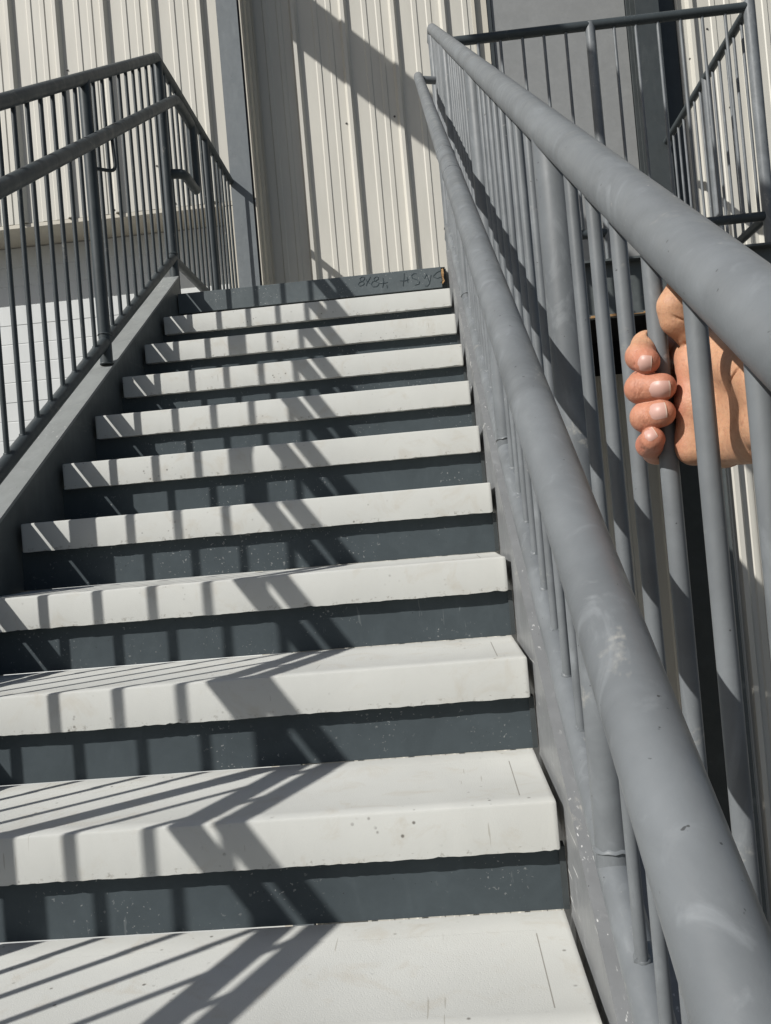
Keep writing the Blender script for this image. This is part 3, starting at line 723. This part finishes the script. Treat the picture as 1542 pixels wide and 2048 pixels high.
# make room for the baluster that is held
bd = Vector((0, 0, 1)); 
def loc(p): q = p-O0; return np.array([q.dot(RT), -q.dot(UP), q.dot(FW)], dtype=np.float32)
ba, bb = loc(Vector((RX, HB, -1.4))), loc(Vector((RX, HB, -.7)))
dd = (bb-ba)/np.linalg.norm(bb-ba)
X = gx-ba[0]; Y = gy-ba[1]; Z = gz-ba[2]; t = X*dd[0]+Y*dd[1]+Z*dd[2]
fb = np.sqrt((X-t*dd[0])**2+(Y-t*dd[1])**2+(Z-t*dd[2])**2)-(RB+.0001)
F = np.maximum(F, -fb)
del X, Y, Z, t, fb, palm, thumb
def surface_nets(F):
    ins = F < 0
    c = np.zeros((nx-1, ny-1, nz-1), np.int8)
    for i in (0, 1):
        for j in (0, 1):
            for k_ in (0, 1): c += ins[i:nx-1+i, j:ny-1+j, k_:nz-1+k_]
    act = (c > 0) & (c < 8); idx = np.argwhere(act); vid = np.full(act.shape, -1, np.int32); vid[act] = np.arange(len(idx))
    acc = np.zeros((len(idx), 3)); cnt = np.zeros(len(idx))
    cor = [(i, j, k_) for i in (0, 1) for j in (0, 1) for k_ in (0, 1)]
    val = {q: F[idx[:, 0]+q[0], idx[:, 1]+q[1], idx[:, 2]+q[2]] for q in cor}
    for q in cor:
        for ax in range(3):
            if q[ax]: continue
            p = list(q); p[ax] = 1; p = tuple(p); a, b = val[q], val[p]; m = (a < 0) != (b < 0)
            tt = a/np.where(m, a-b, 1); pos = np.tile(np.array(q, float), (len(idx), 1)); pos[:, ax] = tt
            acc[m] += pos[m]; cnt[m] += 1
    V = (idx+acc/cnt[:, None])*VX+lo[None]
    faces = []
    for ax in range(3):
        sh = [slice(None)]*3; s0 = sh[:]; s1 = sh[:]; s0[ax] = slice(0, -1); s1[ax] = slice(1, None)
        e_ = ins[tuple(s0)] != ins[tuple(s1)]; E_ = np.argwhere(e_)
        o1, o2 = [a for a in range(3) if a != ax]
        E_ = E_[(E_[:, o1] > 0) & (E_[:, o2] > 0) & (E_[:, o1] < F.shape[o1]-1) & (E_[:, o2] < F.shape[o2]-1)]
        def at(d1, d2):
            q = E_.copy(); q[:, o1] += d1; q[:, o2] += d2; return vid[q[:, 0], q[:, 1], q[:, 2]]
        a, b, c_, d = at(-1, -1), at(0, -1), at(0, 0), at(-1, 0)
        flip = ins[E_[:, 0], E_[:, 1], E_[:, 2]] ^ (ax == 1)
        q = np.stack([a, b, c_, d], 1); q[~flip] = q[~flip][:, ::-1]; faces.append(q)
    return V, np.concatenate(faces)
V, Fc = surface_nets(F); del F
# light relaxation of the vertices
nb = np.zeros_like(V); ct = np.zeros(len(V))
for a, b in ((0, 1), (1, 2), (2, 3), (3, 0)):
    np.add.at(nb, Fc[:, a], V[Fc[:, b]]); np.add.at(nb, Fc[:, b], V[Fc[:, a]]); np.add.at(ct, Fc[:, a], 1); np.add.at(ct, Fc[:, b], 1)
V = V*.45+nb/ct[:, None]*.55
ZX = (V[:, 0]*FPX/(D0+V[:, 2])+771-1050)*3.134; ZY = (V[:, 1]*FPX/(D0+V[:, 2])+1024-450)*3.134
e1_ = V[Fc[:, 1]]-V[Fc[:, 0]]; e2_ = V[Fc[:, 3]]-V[Fc[:, 0]]; fn_ = np.cross(e1_, e2_); vn_ = np.zeros_like(V)
for q_ in range(4): np.add.at(vn_, Fc[:, q_], fn_)
vn_ /= np.linalg.norm(vn_, axis=1)[:, None]+1e-9
sg_ = 1 if np.median((vn_[:, 2])[(V[:, 2] < -.02)]) < 0 else -1; vn_ *= sg_
front = vn_[:, 2] < .15
for x0, sl2, y0, y1, dep_ in ((694, 0, 962, 1085, .42), (712, .05, 966, 1082, .55), (733, -.04, 975, 1075, .40), (728, 0, 1148, 1258, .40), (747, .06, 1150, 1256, .52), (768, -.05, 1160, 1245, .36),
                        (690, -.10, 800, 890, .42), (708, -.12, 792, 890, .38), (746, .25, 1330, 1420, .42), (762, .25, 1325, 1400, .3), (925, .30, 500, 600, .0)):
    ym = (y0+y1)/2; xx_ = x0+sl2*(ZY-ym)+5*np.sin(ZY/13.0+x0)+2.5*np.sin(ZY/4.7); wy = np.clip((ZY-y0)/16, 0, 1)*np.clip((y1-ZY)/16, 0, 1)
    V = V-vn_*((dep_*.001)*np.exp(-((ZX-xx_)/5.5)**2)*wy*front)[:, None]
Wd = toworld(V.astype(float))
me = bpy.data.meshes.new('person'); me.from_pydata(Wd.tolist(), [], Fc.tolist()); me.update()
for p in me.polygons: p.use_smooth = True
tone = np.zeros(len(V))
for q, s_, rr_ in (((775, 870, -18), .95, 8), ((720, 880, 0), .6, 10), ((900, 1010, -20), .9, 9), ((700, 1060, -6), .45, 9), ((900, 1160, -19), .9, 9), ((830, 1350, -15), .95, 9), ((740, 1370, -8), .75, 9),
                   ((1080, 1420, 14), .28, 16), ((1330, 1330, 0), .25, 22), ((900, 800, 10), .3, 10)):
    d = np.linalg.norm(V-hp(*q)[None], axis=1)/(rr_*.001); tone = np.maximum(tone, s_*np.exp(-d*d*.6))
back = np.clip((hp(985, 1100, 0)[0]-V[:, 0])/.012, 0, 1)*np.clip((V[:, 1]-hp(800, 740, 0)[1])/.010, 0, 1); tone = np.clip(tone+.5*back*(1-tone), 0, 1)
at_ = me.attributes.new('tone', 'FLOAT', 'POINT'); at_.data.foreach_set('value', tone.astype(np.float32))
me.materials.append(M['skin'])
pe = bpy.data.objects.new('person', me); col.objects.link(pe)
tag(pe, 'bare right hand gripping one baluster of the right-hand stair railing from outside', 'person')
# nails
from mathutils.bvhtree import BVHTree
bvh = BVHTree.FromPolygons([tuple(v_) for v_ in V], [tuple(int(q) for q in f) for f in Fc])
def fnail(c, ax, nrm, L, Wn):
    """nail plate laid on the finger surface: s runs to the free edge, t across"""
    c = hp(*c).astype(float); ax = np.array(ax, float); ax /= np.linalg.norm(ax); n_ = np.array(nrm, float); n_ -= ax*(n_@ax); n_ /= np.linalg.norm(n_)
    b = np.cross(ax, n_); L *= .001*KH; Wn *= .001*KH; n1, n2 = 16, 16; P_ = []; B_ = []
    for i in range(n1+1):
        s_ = -1+2*i/n1
        for j in range(n2+1):
            t_ = -1+2*j/n2
            wq = math.sqrt(max(0.02, 1-((-s_-.0)/1.0)**3)) if s_ < 0 else 1-.06*s_*s_
            se = s_+(.10*(1-t_*t_)*max(0, s_)**3)-(.16*t_*t_*max(0, -s_))*0
            o_ = c+ax*(se*L/2)+b*(t_*wq*Wn/2)+n_*.03
            h = bvh.ray_cast(Vector(o_), Vector(-n_)); p = np.array(h[0]) if h[0] is not None else c
            lift = (.00062-.00045*t_**4)*(1 if s_ > -.7 else max(.15, 1-(-s_-.7)/.3*.9))
            P_.append(p+n_*lift); B_.append(p-n_*.0012)
    P_ = np.array(P_)
    # smooth the plate a little so that it reads as hard and even
    Gd = P_.reshape(n1+1, n2+1, 3)
    for _ in range(4): Gd[1:-1, 1:-1] = (Gd[:-2, 1:-1]+Gd[2:, 1:-1]+Gd[1:-1, :-2]+Gd[1:-1, 2:])/4
    n = len(P_); Pw = toworld(Gd.reshape(-1, 3)); down = toworld(np.array(B_)); fs = []; mi = []
    for i in range(n1):
        for j in range(n2):
            a = i*(n2+1)+j; fs.append((a, a+1, a+n2+2, a+n2+1)); mi.append(1 if i >= n1-1 else 0)
            fs.append((n+a, n+a+n2+1, n+a+n2+2, n+a+1)); mi.append(0)
    bd_ = [j for j in range(n2+1)]+[i*(n2+1)+n2 for i in range(1, n1+1)]+[n1*(n2+1)+j for j in range(n2-1, -1, -1)]+[i*(n2+1) for i in range(n1-1, 0, -1)]
    for i in range(len(bd_)):
        a, b_ = bd_[i], bd_[(i+1) % len(bd_)]; fs.append((b_, a, a+n, b_+n)); mi.append(0)
    m_ = bpy.data.meshes.new('fingernail'); m_.from_pydata(np.concatenate([Pw, down]).tolist(), [], fs); m_.update()
    m_.materials.append(M['nail']); m_.materials.append(M['nail_edge'])
    for p, q in zip(m_.polygons, mi): p.material_index = q; p.use_smooth = True
    b2 = bmesh.new(); b2.from_mesh(m_); bmesh.ops.recalc_face_normals(b2, faces=b2.faces[:]); b2.to_mesh(m_); b2.free()
    m_.set_sharp_from_angle(angle=math.radians(50))
    o_ = bpy.data.objects.new('fingernail', m_); col.objects.link(o_); o_.parent = pe
VN = (-.32, .15, -1)
fnail((750, 868, -18), (1, .06, -.33), VN, 10.6, 12.6)
fnail((842, 1030, -22), (1, -.03, -.33), VN, 16.0, 13.6)
fnail((830, 1166, -22), (1, -.16, -.33), VN, 13.0, 13.0)
fnail((784, 1312, -17), (.9, -.62, -.38), VN, 9.0, 9.5)
# sleeve on the forearm, outside the frame
bm = bmesh.new()
a = Vector(toworld(hp(*XW(3300, 1280, PX+.036))[None].astype(float))[0]); b = Vector(toworld(hp(*XW(9000, 2300, PX+.075))[None].astype(float))[0])
pts = along(a, b, 10); tube(bm, pts, [.047+.003*math.sin(i*2.1)+.0012*i for i in range(11)], 24); link('sleeve', bm, M['sleeve'], pe, 60)
